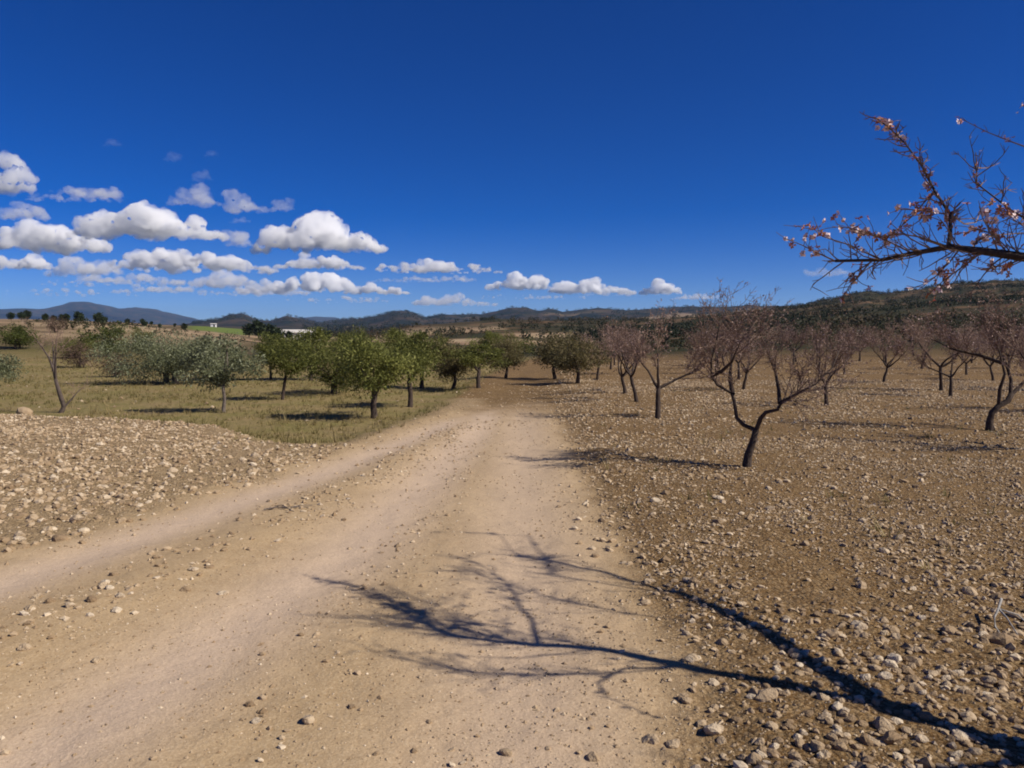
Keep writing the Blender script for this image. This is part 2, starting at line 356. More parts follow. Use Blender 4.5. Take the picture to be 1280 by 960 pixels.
top = order[:285]; rest = order[285:]

def rock_verts(base, seed, amp=.3):
    q = np.random.RandomState(seed); v = base.copy()
    ax = q.normal(size=(7, 3)); ax /= np.linalg.norm(ax, axis=1)[:, None]
    for a in ax:                                            # chop flat facets
        lim = q.uniform(.55, .9); d = v@a; v = v-np.clip(d-lim, 0, None)[:, None]*a
    v = v*(1+amp*.4*q.uniform(-1, 1, (len(v), 1)))
    return v*np.array([q.uniform(.85, 1.25), q.uniform(.7, 1.05), q.uniform(.5, .8)])
stone_me = [raw_mesh('stone', rock_verts(IC2_V, 100+i), IC2_F, [M['stone']]) for i in range(16)]
SZ = heights(S[:, 0], S[:, 1])
pr = random.Random(5)
for n_, i in enumerate(top):
    x, y, s = S[i]; o = link('stone', stone_me[pr.randrange(16)])
    o.location = (x, y, SZ[i]+s*.12); o.scale = (s, s, s)
    o.rotation_euler = (pr.uniform(-.3, .3), pr.uniform(-.3, .3), pr.uniform(0, 6.28))
    if i == 0: tag(o, 'lone pale stone with a dark shadow on the bare track', 'stone', 'larger loose stones')
    elif on_right(np.array([x]), np.array([y]))[0] > .5: 
        marks = [(math.hypot(x-2.7, y-4.35)/.8, 'lying close to the bleached dead branch in the almond field'), (math.hypot(x-2.81, y-9.54)/1.6, 'lying round the foot of the kinked almond tree'),
                 ((x-track_right(y))/.35, 'lying in the almond field right along the edge of the track'), (math.hypot(x-7.9, y-13.2)/2.2, 'lying round the foot of the bent-trunk almond'),
                 (math.hypot(x-1.5, y-3.4)/.75, 'lying where the two thick limb shadows meet in the almond field'), (math.hypot(x-2.2, y-6.2)/1.5, 'lying between the limb shadows and the kinked almond tree')]
        m_ = min(marks); far_ = 'lying on the open soil between the almond trees'
        tag(o, 'larger pale limestone '+(m_[1] if m_[0] < 1.3 else far_), 'stone', 'larger loose stones in the almond field')
    elif on_verge(np.array([x]), np.array([y]))[0] > .5: tag(o, 'larger pale limestone on the stony bank between track and meadow', 'stone', 'larger loose stones on the verge')
    elif meadow_m(x, y): tag(o, 'larger pale stone lying in the dry meadow grass', 'stone', 'stones in the meadow')
    else: tag(o, 'larger loose stone lying on the dirt track', 'stone', 'larger loose stones on the track')
# everything smaller: one heap nobody could count
OCT_V = np.array([(1, 0, 0), (-1, 0, 0), (0, 1, 0), (0, -1, 0), (0, 0, 1), (0, 0, -1.0)]); OCT_F = np.array([(0, 2, 4), (2, 1, 4), (1, 3, 4), (3, 0, 4), (2, 0, 5), (1, 2, 5), (3, 1, 5), (0, 3, 5)])
def stone_heap(idx, bv, bf, seed):
    lib = np.stack([rock_verts(bv, seed+i, .3 if len(bv) > 6 else .9) for i in range(40)]); n = len(idx)
    A = lib[rs.randint(0, 40, n)]; a = rs.uniform(0, 6.283, n); ca, sa = np.cos(a)[:, None], np.sin(a)[:, None]
    vx = A[..., 0]*ca-A[..., 1]*sa; vy = A[..., 0]*sa+A[..., 1]*ca; vz = A[..., 2]+vx*rs.uniform(-.4, .4, n)[:, None]; s = S[idx, 2][:, None]
    vv = np.stack([vx*s+S[idx, 0][:, None], vy*s+S[idx, 1][:, None], vz*s+(SZ[idx]+S[idx, 2]*.12)[:, None]], -1).reshape(-1, 3)
    return vv, (bf[None]+(np.arange(n)*len(bv))[:, None, None]).reshape(-1, 3), np.repeat(np.clip(rs.beta(1.5, 1.5, n)-.06*(S[idx, 0] > track_right(S[idx, 1])), 0, 1), len(bf))
big = app[rest] > .0048
h1 = stone_heap(rest[big], ICO_V, ICO_F, 300); h2 = stone_heap(rest[~big], OCT_V, OCT_F, 500)
me = raw_mesh('gravel', np.concatenate([h1[0], h2[0]]), np.concatenate([h1[1], h2[1]+len(h1[0])]), [M['gravel']], tint=np.concatenate([h1[2], h2[2]]))
tag(link('gravel', me), 'pale limestone gravel and small stones strewn over track, bank and field', 'gravel', kind='stuff')

# ---------------------------------------------------------------- tubes, twigs and leaves
class Mesh:
    def __init__(s): s.v = []; s.q = []; s.t = []; s.n = 0
    def tube(s, pts, rad, sides=5, rnd=None):
        pts = [Vector(p) for p in pts]; k = len(pts); ring = []
        up = Vector((.3, .7, .2))
        for i, p in enumerate(pts):
            d = (pts[min(i+1, k-1)]-pts[max(i-1, 0)]).normalized()
            a = d.cross(up)
            if a.length < .05: a = d.cross(Vector((1, 0, 0)))
            a.normalize(); b_ = d.cross(a); r = rad[i]
            for j in range(sides):
                f = 2*math.pi*j/sides; rr_ = r*(1 if rnd is None else rnd.uniform(.85, 1.15))
                s.v.append(p+a*(rr_*math.cos(f))+b_*(rr_*math.sin(f)))
        for i in range(k-1):
            for j in range(sides):
                a0 = s.n+i*sides+j; b0 = s.n+i*sides+(j+1) % sides
                s.q.append((a0, b0, b0+sides, a0+sides))
        e = s.n+(k-1)*sides
        if sides == 3: s.q.append((e, e+1, e+2, e+2))
        elif sides == 4: s.q.append((e, e+1, e+2, e+3))
        else:
            s.v.append(pts[-1]+(pts[-1]-pts[-2]).normalized()*rad[-1]*.4)
            for j in range(sides): s.q.append((e+j, e+(j+1) % sides, s.n+k*sides, s.n+k*sides))
            s.n += 1
        s.n += k*sides
    def build(s, name, mat, parent=None, smooth=True):
        me = bpy.data.meshes.new(name)
        me.from_pydata([tuple(v) for v in s.v], [], [q if q[2] != q[3] else q[:3] for q in s.q])
        me.materials.append(mat); me.polygons.foreach_set('use_smooth', np.full(len(me.polygons), smooth)); me.update()
        return link(name, me, parent)

def rv(r, s=1.0): return Vector((r.gauss(0, 1), r.gauss(0, 1), r.gauss(0, 1)))*s
def path(r, p, d, length, n, wander, lift):
    pts = [Vector(p)]; d = Vector(d).normalized(); st = length/n
    for i in range(n):
        d = (d+rv(r, wander)+Vector((0, 0, lift))).normalized(); pts.append(pts[-1]+d*st)
    return pts
def along(pts, f):
    k = f*(len(pts)-1); i = min(int(k), len(pts)-2); return pts[i].lerp(pts[i+1], k-i), (pts[i+1]-pts[i]).normalized()
def side_dir(r, d, spread):
    a = rv(r); a = a-d*a.dot(d)
    return (d*math.cos(spread)+a.normalized()*math.sin(spread)).normalized()
def twig_mesh(name, twigs, buds, parent, tmat, bmat, rnd, bsize):
    """twigs: (pts, r0, r1); buds: points -> small crossed faces, in one crown mesh"""
    m = Mesh()
    for pts, r0, r1 in twigs:
        k = len(pts); m.tube(pts, [r0+(r1-r0)*i/(k-1) for i in range(k)], 3)
    v = [tuple(q) for q in m.v]; f = [q if q[2] != q[3] else q[:3] for q in m.q]; nt_ = len(f); tint = [0.3]*nt_
    for p in buds:
        s_ = bsize*rnd.uniform(.6, 1.5); n0 = len(v)
        e = [rv(rnd).normalized()*s_ for _ in range(3)]
        v += [tuple(p+e[0]), tuple(p+e[1]), tuple(p+e[2]), tuple(p-(e[0]+e[1]+e[2])*.5)]
        f += [(n0, n0+1, n0+2), (n0, n0+2, n0+3), (n0+1, n0+3, n0+2)]; tv = rnd.betavariate(1.6, 2.2); tint += [tv]*3
    me = bpy.data.meshes.new(name); me.from_pydata(v, [], f)
    me.materials.append(tmat); me.materials.append(bmat)
    me.polygons.foreach_set('material_index', np.array([0]*nt_+[1]*(len(f)-nt_), np.int32))
    a = me.attributes.new('tint', 'FLOAT', 'FACE'); a.data.foreach_set('value', np.array(tint, np.float32)); me.update()
    return link(name, me, parent)

def almond(name, seed, trunk, limbs, dens=1.0, bud=.014, tmat='twig', sub=(6, 8, 4), reach=(.75, .42, .13), r_trunk=.046, bmat='bud', bark='bark', up=.12, nbud=1.0):
    """trunk: list of points; limbs: list of point lists that start on the trunk"""
    r = random.Random(seed); root = empty(name)
    k = len(trunk); m = Mesh()
    tr_ = [Vector(p) for p in trunk]; tr_[0] = tr_[0]-Vector((0, 0, .08))
    rad = [r_trunk*(1.35 if i == 0 else 1.08-.22*i/(k-1)) for i in range(k)]
    m.tube(tr_, rad, 8, r); m.build('trunk', M[bark], root)
    twigs = []; buds = []
    for L in limbs:
        L = [Vector(p) for p in L]; n = len(L); m = Mesh()
        r0 = r_trunk*.66; m.tube(L, [r0*(1-.78*i/(n-1)) for i in range(n)], 6, r); m.build('limb', M[bark], root)
        ll = sum((L[i+1]-L[i]).length for i in range(n-1))
        for b_ in range(int(sub[0]*dens*max(.6, ll/1.1))):
            f = r.uniform(.3, 1)**.8; p, d = along(L, f)
            d2 = side_dir(r, d, r.uniform(.4, 1.0)); d2 = (d2+Vector((0, 0, .35))).normalized()
            br = path(r, p, d2, reach[0]*r.uniform(.5, 1.15), 5, .14, up); twigs.append((br, .009*(1.25-f*.5), .003))
            for t in range(int(sub[1]*dens)):
                p2, d3 = along(br, r.uniform(.15, 1)); tw = path(r, p2, side_dir(r, d3, r.uniform(.4, 1.1)), reach[1]*r.uniform(.4, 1.2), 3, .2, up*.8); twigs.append((tw, .0036, .0016))
                for g in range(sub[2]):
                    p3, d4 = along(tw, r.uniform(.15, 1))
                    if reach[2] > 0:
                        q = p3+side_dir(r, d4, r.uniform(.5, 1.2))*reach[2]*r.uniform(.4, 1.2); twigs.append(([p3, q], .0028, .0015))
                    else: q = p3
                    for e in range(2):
                        if r.random() < .75*nbud: buds.append(p3.lerp(q, r.uniform(.2, 1))+rv(r, .006))
    twig_mesh('crown', twigs, buds, root, M[tmat], M[bmat], r, bud)
    return root
def gen_limbs(r, top, n, length, rise=.75, wob=.16):
    out = []; a0 = r.uniform(0, 6.28)
    for i in range(n):
        a = a0+2*math.pi*i/n+r.uniform(-.35, .35)
        d = Vector((math.cos(a), math.sin(a), rise*r.uniform(.6, 1.3)))
        out.append(path(r, top, d, length*r.uniform(.8, 1.15), 6, wob, .09))
    return out
def gen_almond(name, seed, h=.75, nl=4, ln=1.15, lean=(0, 0), **kw):
    r = random.Random(seed)
    t = [Vector((0, 0, 0)), Vector((lean[0]*.3+r.uniform(-.02, .02), lean[1]*.3, h*.35)), Vector((lean[0]*.8, lean[1]*.8, h*.7)), Vector((lean[0], lean[1], h))]
    return almond(name, seed, t, gen_limbs(r, t[-1]-Vector((0, 0, .04)), nl, ln), **kw)

def leafy(name, seed, size, base, trunk_h, leafmat, n=5200, leaf=(.075, .026), clusters=44, trunk_r=.07, bark='bark', stems=1, spread=.5, flat=1.0, shell=.55, lean=(0, 0)):
    """a small round-headed tree or shrub: trunk, limbs, and a crown of single leaves in clumps.
    size = (half width, half depth, half height) of the crown, base = height of its underside"""
    r = random.Random(seed); q = np.random.RandomState(seed); root = empty(name)
    sx, sy, sz = size; cz = base+sz; ctr = Vector((lean[0], lean[1], cz))
    cl = []
    for i in range(clusters):
        while True:
            p = Vector((r.uniform(-1, 1), r.uniform(-1, 1), r.uniform(-1, 1)))
            if shell**2*.6 < p.length_squared < 1: break
        p = p*r.uniform(.82, 1.1)
        if p.z < -.55: p.z *= .75
        lump = .82+.3*math.sin(2.3*math.atan2(p.y, p.x)+seed)
        cl.append(Vector((p.x*sx*lump, p.y*sy*lump, p.z*sz*(.85+.25*math.sin(3*p.x+seed*1.7))))+ctr)
    if trunk_h > 0:
        for st in range(stems):
            m = Mesh(); o = Vector((0, 0, 0)) if stems == 1 else Vector((r.uniform(-.2, .2), r.uniform(-.2, .2), 0))
            topp = Vector((o.x+lean[0]*.8+r.uniform(-.04, .04), o.y+lean[1]*.8, trunk_h)); mid = o.lerp(topp, .5)+Vector((r.uniform(-.05, .05), 0, 0))
            m.tube([o-Vector((0, 0, .1)), o.lerp(mid, .4), mid, topp], [trunk_r*1.3, trunk_r, trunk_r*.9, trunk_r*.8], 7, r); m.build('trunk', M[bark], root)
            for i in range(5):
                c_ = cl[r.randrange(len(cl))]; m = Mesh()
                m.tube([topp-Vector((0, 0, .05)), topp.lerp(c_, .5)+rv(r, .05), c_], [trunk_r*.55, trunk_r*.32, trunk_r*.12], 5, r); m.build('limb', M[bark], root)
    per = n//clusters; n_ = per*clusters
    cc = np.repeat(np.array(cl), per, 0); cr = np.repeat(q.uniform(.4, 1.35, clusters), per)*spread*(sx+sz)/2
    off = q.normal(size=(n_, 3)); off /= np.linalg.norm(off, axis=1)[:, None]; off *= (q.rand(n_, 1)**.45)*cr[:, None]*np.array([1.1, 1.1, .75*flat])
    p = cc+off
    p[:, 2] = np.maximum(p[:, 2], .03)
    d = q.normal(size=(n_, 3))*.8+off/np.maximum(cr[:, None], 1e-3); d /= np.linalg.norm(d, axis=1)[:, None]
    e = np.cross(d, q.normal(size=(n_, 3))); e /= np.linalg.norm(e, axis=1)[:, None]
    sc_ = q.uniform(.6, 1.4, (n_, 1))*leaf[0]; wd = sc_*leaf[1]/leaf[0]
    Vv = np.stack([p, p+d*sc_*.5+e*wd*.5, p+d*sc_, p+d*sc_*.5-e*wd*.5], 1).reshape(-1, 3)
    Ff = np.arange(n_*4).reshape(-1, 4)
    tv = np.clip(.45+.22*q.normal(size=n_)+np.repeat(q.uniform(-.2, .2, clusters), per), 0, 1)
    link('crown', raw_mesh('crown', Vv, Ff, [M[leafmat]], tint=tv), root)
    return root

def put(o, px, d, label, cat, group=None, rz=None, s=1.0, dz=0.0):
    x = ang(px, d); o.location = (x, d, hz(x, d)+dz)
    if rz is not None: o.rotation_euler.z = rz
    o.scale = (s, s, s) if not hasattr(s, '__len__') else s
    return tag(o, label, cat, group)

# ---------------------------------------------------------------- the almond beside the camera: its limbs reach over the track
r = random.Random(21)
TB = Vector((3.3, 2.62, 0)); gz = hz(TB.x, TB.y)
trunk = [(0, 0, 0), (-.03, 0, .35), (-.1, .03, .7), (-.18, .05, 1.0)]
def W(*p): return Vector(p)-Vector((TB.x, TB.y, gz))
def ray(px, py):
    v_ = Vector(((px-640)/F, 1, -(py-480)/F)); c_, s_ = math.cos(PITCH), math.sin(PITCH)
    return Vector((v_.x, v_.y*c_+v_.z*s_, -v_.y*s_+v_.z*c_))
def A(px, py, d): return Vector((0, 0, CAM_Z))+ray(px, py)*d
L1 = [W(3.13, 2.64, .98), W(3.14, 2.74, 1.15), W(3.15, 2.87, 1.3), W(3.04, 2.99, 1.5), W(2.92, 3.18, 1.75), W(2.7, 3.35, 1.9), W(2.45, 3.42, 1.95), W(2.2, 3.47, 1.97), W(2.05, 3.51, 2.0), W(1.95, 3.61, 2.03), W(1.84, 3.71, 2.01), W(1.74, 3.81, 1.99), W(1.6, 3.99, 2.0)]
L1b = [L1[9]]+[W(*A(*q_)) for q_ in ((1188, 290, 3.64), (1188, 268, 3.72), (1168, 238, 3.85), (1152, 207, 3.98), (1132, 180, 4.08), (1112, 160, 4.15), (1094, 147, 4.2))]
L1c = [W(2.45, 3.42, 1.95), W(2.54, 3.7, 2.05), W(2.59, 3.94, 2.15), W(2.67, 4.33, 2.3), W(2.67, 4.66, 2.5), W(2.72, 4.77, 2.7)]
L2 = [W(3.13, 2.64, .95), W(3.05, 2.88, 1.25), W(3.2, 3.09, 1.45), W(3.41, 3.58, 1.75), W(3.48, 3.88, 1.95), W(3.54, 4.09, 2.15), W(3.5, 4.45, 2.45), W(3.48, 4.67, 2.75), W(3.5, 4.75, 2.92)]
L4 = [W(3.13, 2.64, .98), W(3.6, 2.35, 1.5), W(3.9, 2.05, 2.1), W(4.1, 1.85, 2.6)]
near = empty('almond_tree', (TB.x, TB.y, gz))
m = Mesh(); m.tube([Vector(p)-Vector((0, 0, .1 if i == 0 else 0)) for i, p in enumerate(trunk)], [.12, .095, .085, .085], 9, r); m.build('trunk', M['bark'], near)
def thin(L, r0, r1): return [r1+(r0-r1)*(1-i/(len(L)-1))**1.7 for i in range(len(L))]
for L, r0, r1 in ((L1, .062, .007), (L1b, .01, .003), (L1c, .014, .003), (L2, .07, .01), (L4, .04, .008)):
    m = Mesh(); m.tube(L, thin(L, r0, r1), 6, r); m.build('limb', M['bark'], near)
# hand-laid side branches on the part that can be seen, then random twigs
side = []
def sb(*pts, r0=.006): side.append(([W(*p) for p in pts], r0, .0022))
def sp(*qs, r0=.005): side.append(([W(*A(*q_)) for q_ in qs], r0, .002))
sp((1046, 327, 3.99), (1020, 315, 4.1), (1002, 306, 4.2), (982, 298, 4.32), r0=.005)
sp((1100, 324, 3.81), (1062, 306, 3.95), (1030, 296, 4.1), (1010, 281, 4.2))
sp((1140, 316, 3.71), (1108, 300, 3.8), (1085, 291, 3.9), (1062, 285, 4.0), (1040, 283, 4.05))
sp((1185, 308, 3.6), (1150, 296, 3.7), (1125, 292, 3.8), (1098, 297, 3.9), (1078, 291, 4.0))
sp((1188, 268, 3.72), (1160, 264, 3.75), (1140, 262, 3.8), (1122, 261, 3.85))
sp((1168, 238, 3.85), (1160, 252, 3.85), (1150, 275, 3.8), (1128, 290, 3.8))
sp((1168, 238, 3.85), (1140, 270, 3.9), (1118, 290, 3.9), (1108, 298, 3.9))
sp((1188, 268, 3.72), (1205, 280, 3.8), (1220, 278, 3.9), (1226, 262, 4.0), (1240, 252, 4.1))
sp((1215, 311, 3.53), (1222, 300, 3.6), (1245, 294, 3.8), (1280, 291, 3.9), (1310, 300, 3.6))
sp((1230, 313, 3.5), (1205, 332, 3.6), (1180, 350, 3.7), (1160, 368, 3.75))
sp((1200, 310, 3.58), (1188, 326, 3.6), (1170, 345, 3.65), (1148, 362, 3.7))
sp((1090, 325, 3.83), (1075, 342, 3.85), (1062, 357, 3.9), (1052, 374, 3.9))
sp((1262, 319, 3.48), (1240, 292, 3.6), (1222, 286, 3.75), (1206, 292, 3.9))
sp((1280, 322, 3.47), (1262, 330, 3.5), (1248, 342, 3.55), (1240, 335, 3.6))
sp((1282, 266, 4.3), (1262, 268, 4.2), (1246, 268, 4.1))
sb((2.92, 3.18, 1.75), (2.5, 3.2, 1.66), (2.24, 3.08, 1.56), (2.2, 2.95, 1.5), (2.3, 2.8, 1.42), r0=.012)
sb((2.7, 3.35, 1.9), (2.5, 3.2, 2.1), (2.3, 3.15, 2.3), (2.05, 3.1, 2.45), r0=.006)
sb((3.48, 4.67, 2.75), tuple(A(1300, 190, 5.3)), tuple(A(1262, 176, 5.3)), tuple(A(1232, 164, 5.3)), tuple(A(1197, 146, 5.3)), r0=.008)
sb((3.5, 4.75, 2.92), tuple(A(1320, 140, 5.2)), tuple(A(1276, 132, 5.2)), r0=.006)
HB = [[W(2.7, 3.35, 1.9), W(2.64, 3.32, 2.3), W(2.6, 3.36, 2.65), W(2.56, 3.42, 2.92)], [W(3.04, 2.99, 1.5), W(2.95, 3.3, 2.2), W(2.8, 3.6, 2.7), W(2.84, 3.85, 3.05)], [W(3.41, 3.58, 1.75), W(3.3, 3.8, 2.4), W(3.25, 4.1, 2.8), W(3.25, 4.3, 3.1)], [W(2.92, 3.18, 1.75), W(2.75, 3.0, 2.0), W(2.5, 2.95, 2.25), W(2.3, 3.0, 2.42)], [W(2.45, 3.42, 1.95), W(2.55, 3.42, 2.3), W(2.68, 3.45, 2.6), W(2.72, 3.5, 2.8)], [W(3.54, 4.09, 2.15), W(3.45, 4.3, 2.7), W(3.6, 4.5, 2.85), W(3.75, 4.7, 2.95)]]
for L in HB:
    m = Mesh(); m.tube(L, thin(L, .008, .0025), 5, r); m.build('limb', M['bark'], near)
m_t = []; bl = []
for L, r0, r1 in side:
    m_t.append((L, r0, r1))
    for t in range(9):
        p, d = along(L, r.uniform(.1, 1)); tw = path(r, p, side_dir(r, d, r.uniform(.5, 1.2)), r.uniform(.03, .13), 2, .2, .06); m_t.append((tw, .0024, .0014)); bl.append((tw[-1], d)); 
        if r.random() < .6: bl.append((tw[1], d))
    for t in range(6):
        p, d = along(L, r.uniform(.2, 1)); bl.append((p+rv(r, .008), d)); bl.append((p+rv(r, .014), d))
    bl.append((L[-1], (L[-1]-L[-2]).normalized()))
nside = len(bl)
for L, lo, n, ln in tuple((h_, .2, 38, .33) for h_ in HB)+((L1, .3, 60, .26), (L1b, .15, 30, .16), (L1c, .1, 24, .24), (L2, .3, 60, .3), (L4, .3, 14, .5)):
    for i in range(n):
        f = r.uniform(lo, 1); p, d = along(L, f)
        tw = path(r, p, side_dir(r, d, r.uniform(.4, 1.15)), ln*r.uniform(.35, 1), 4, .18, .08); m_t.append((tw, .0045, .0018))
        for k in range(4):
            p2, d2 = along(tw, r.uniform(.1, 1)); t2 = path(r, p2, side_dir(r, d2, r.uniform(.5, 1.2)), ln*r.uniform(.12, .4), 2, .2, .05); m_t.append((t2, .0026, .0014))
            if r.random() < .25: bl.append((t2[-1], d2))
near_crown = twig_mesh('crown', m_t, [], near, M['twig'], M['bud'], r, .01)
def flower_mesh(name, withered):
    q = random.Random(3 if withered else 4); v = []; f = []; mi = []
    n = 5 if not withered else 6
    for k in range(n):
        a = 2*math.pi*k/n+q.uniform(-.2, .2); out = q.uniform(.8, 1.1) if not withered else q.uniform(.4, 1)
        tilt = .45 if not withered else q.uniform(-.6, 1.1); c_, s_ = math.cos(a), math.sin(a)
        def pt(rad, side_, z): return (c_*rad-s_*side_, s_*rad+c_*side_, z)
        n0 = len(v); wdt = .42 if not withered else .25
        v += [pt(.08, 0, 0), pt(.55*out, wdt, tilt*.5), pt(1*out, .12, tilt*.8), pt(1*out, -.12, tilt*.78), pt(.55*out, -wdt, tilt*.45)]
        f.append(tuple(range(n0, n0+5))); mi.append(0)
    n0 = len(v)
    for k in range(4): a = k*math.pi/2; v.append((.22*math.cos(a), .22*math.sin(a), -.05))
    v.append((0, 0, -.5)); v.append((0, 0, .22))
    for k in range(4): f.append((n0+k, n0+(k+1) % 4, n0+5)); f.append((n0+(k+1) % 4, n0+k, n0+4)); mi += [1, 1]
    me = bpy.data.meshes.new(name); me.from_pydata(v, [], f); me.materials.append(M['withered' if withered else 'blossom']); me.materials.append(M['calyx'])
    me.polygons.foreach_set('material_index', np.array(mi, np.int32)); me.update(); return me
fl = flower_mesh('blossom', False); wl = flower_mesh('withered_blossom', True)
head = bl[:nside]; r.shuffle(head); top_ = []
for L, n_, lo in ((L1b, 64, .12), (L1c, 22, .3), (L2, 14, .7)):
    for k in range(n_):
        p, d = along(L, r.uniform(lo, 1)); top_.append((p+rv(r, .016), side_dir(r, d, 1.2)))
bl = top_+head[:270]
for p, d in bl:
    wi = r.random() < .62; o = link('withered_blossom' if wi else 'blossom', wl if wi else fl, near_crown)
    s_ = r.uniform(.013, .025); o.location = p; o.scale = (s_, s_, s_)
    o.rotation_euler = (d+rv(r, .7)).to_track_quat('Z', 'Y').to_euler()
tag(near, 'almond tree with pinkish blossom whose long limbs reach in over the track', 'tree')

# ---------------------------------------------------------------- the orchard of bare almonds
G_ALM = 'almond trees standing in the stony field'
k_ = 9.54/1000
def tp(px, py, dep=0.0): return Vector(((px-935)*k_, dep, (588-py)*k_))
main = almond('almond_tree', 5, [tp(935, 588), tp(938, 572), tp(943, 555), tp(947, 541)],
    [[tp(947, 542), tp(932, 535, .05), tp(925, 527, .1), tp(923, 505, .16), tp(921, 496, .2), tp(903, 486, .24), tp(895, 474, .2), tp(893, 455, .15), tp(898, 428, .1), tp(903, 402, .1)],
     [tp(947, 542), tp(950, 526, -.06), tp(955, 518, -.1), tp(968, 514, -.15), tp(972, 504, -.18), tp(990, 494, -.2), tp(1010, 482, -.25), tp(1032, 462, -.2), tp(1045, 440, -.1)],
     [tp(970, 506, -.17), tp(974, 490, .0), tp(975, 470, .15), tp(970, 445, .3), tp(962, 420, .4)],
     [tp(922, 498, .18), tp(924, 478, .4), tp(932, 452, .6), tp(938, 430, .7)],
     [tp(895, 474, .2), tp(905, 468, .1), tp(912, 455, -.1), tp(916, 430, -.3)]],
    sub=(9, 10, 4), reach=(.5, .34, .1), r_trunk=.044, bud=.0105, up=.06)
put(main, 935, 9.54, 'bare forked almond tree with a kinked dark trunk in the stony field', 'tree', G_ALM)
prot = [gen_almond('almond_tree', 40+i, h=[.58, .5, .66, .52, .54][i], nl=[3, 4, 4, 3, 5][i], ln=[.95, 1.05, 1.0, 1.1, .9][i], lean=[(.03, 0), (-.1, .05), (.12, .1), (-.05, 0), (.06, -.1)][i], dens=1.1, bud=.016, sub=(8, 9, 3), reach=(.6, .36, .11)) for i in range(5)]
used_p = [False]*5
def alm(i, px, d, label, rz, s=1.0, group=G_ALM):
    o = prot[i] if not used_p[i] else copy_tree(prot[i]); used_p[i] = True
    return put(o, px, d, label, 'tree', group, rz, s)
alm(0, 823, 15.0, 'straight almond trunk parting into three limbs beside the track', 1.2, 1.05)
alm(3, 1035, 17.7, 'almond tree with a low V fork behind the kinked almond', .4, .95)
t4 = almond('almond_tree', 9, [(0, 0, 0), (.0, 0, .16), (.03, 0, .3), (.14, 0, .42), (.3, .02, .5), (.36, .02, .62)],
    [[(.34, .02, .6), (.36, .05, .85), (.3, .1, 1.1), (.2, .2, 1.4), (.1, .3, 1.7)], [(.14, 0, .42), (.12, -.05, .7), (.16, -.1, .95), (0, -.2, 1.3), (-.15, -.25, 1.6)],
     [(.34, .02, .58), (.6, .1, .8), (.9, .15, 1.05), (1.2, .2, 1.3)], [(.3, .1, 1.1), (-.1, .2, 1.25), (-.5, .3, 1.35), (-.75, .4, 1.5)]], dens=1.1, sub=(7, 9, 3), bud=.014, r_trunk=.052)
put(t4, 1240, 13.2, 'almond tree with a bent S-shaped trunk and dark looping limbs', 'tree', G_ALM)
alm(2, 797, 18.6, 'slim almond tree just behind the three-limbed almond by the track', 2.2, .95)
alm(1, 782, 21.0, 'almond tree behind the slim almond near the track', .9, .95)
alm(2, 1178, 22.3, 'almond tree with an arching trunk close to a straighter one', 3.3, 1.05)
alm(0, 1190, 20.2, 'almond tree with a thin straight trunk close to an arching one', 4.0, .9)
alm(4, 1105, 26.0, 'small almond tree in front of the orchard far rows', .5, .95)
alm(1, 1330, 11.0, 'almond tree shading the stones beside the bent-trunk almond', 1.5, 1.0)
alm(4, 1310, 16.5, 'almond tree behind the bent-trunk almond', 1.0, 1.0)
rq = random.Random(77)
far_lab = 'bare almond tree in the far rows of the stony orchard'
taken = [(o.location.x, o.location.y) for o in [main, t4]+[ob for ob in COL.objects if ob.get('group') == G_ALM]]
for row in range(7):
    d0 = 22.5+row*4.1
    for j in range(-1, 14):
        x = 2.6+j*4.3+row*.7+rq.uniform(-.5, .5); y = d0+rq.uniform(-.7, .7)
        if x < 1.9+row*.35 or abs(x) > .68*y+1 or min(math.hypot(x-a_, y-b_) for a_, b_ in taken) < 2.6: continue
        if 620 < 640+x/y*1000 < 705: continue
        taken.append((x, y)); alm(rq.randrange(5), 640+x/y*1000, y, 'bare almond tree in the '+('first', 'second', 'third', 'fourth', 'fifth', 'sixth', 'last')[row]+' of the far rows, counted towards the hill', rq.uniform(0, 6.28), rq.uniform(.88, 1.12), 'far almond rows')

# ---------------------------------------------------------------- the meadow trees
green = leafy('green_almond_tree', 61, (1.02, .9, .64), .38, .5, 'green', n=7200, clusters=36, trunk_r=.07, spread=.4)
put(green, 467, 16.2, 'round green tree on a short dark trunk, its shadow on the meadow grass', 'tree', rz=.2)
g2 = leafy('green_almond_tree', 62, (.72, .65, .62), .45, .6, 'green', n=4800, clusters=30, trunk_r=.062, spread=.42)
put(g2, 512, 18.7, 'green tree on a straight bare trunk at the edge of the track', 'tree')
g3 = leafy('green_almond_tree', 63, (.78, .7, .5), .6, .7, 'green', n=4600, clusters=28, trunk_r=.045, spread=.42, lean=(.16, 0))
put(g3, 352, 20.6, 'green tree on a thin leaning trunk between the grey-green olives and the round green tree', 'tree')
g4 = leafy('olive_tree', 64, (.75, .7, .58), .52, .62, 'olive', n=5000, clusters=30, trunk_r=.042, spread=.42, bark='bark_grey')
put(g4, 277, 17.4, 'grey-green young olive on a slim trunk, its narrow shadow beside it', 'tree')
o1 = leafy('olive_tree', 65, (2.0, 1.5, 1.02), -.12, .4, 'olive', n=24000, shell=.3, clusters=90, trunk_r=.1, stems=3, spread=.42, bark='bark_grey')
o1.scale = (1, 1, 1); put(o1, 212, 27.0, 'large low spreading olive with silvery leaves and deep shade under it', 'tree')
o2 = leafy('olive_tree', 66, (1.4, 1.1, .85), .05, .5, 'olive', n=8500, clusters=50, trunk_r=.09, stems=2, spread=.42, bark='bark_grey')
put(o2, 272, 29.0, 'second large silvery olive just behind the low spreading one', 'tree')
d1 = leafy('green_almond_tree', 67, (1.3, 1.1, .85), -.02, .45, 'green', n=8000, clusters=50, trunk_r=.08, stems=2, spread=.42)
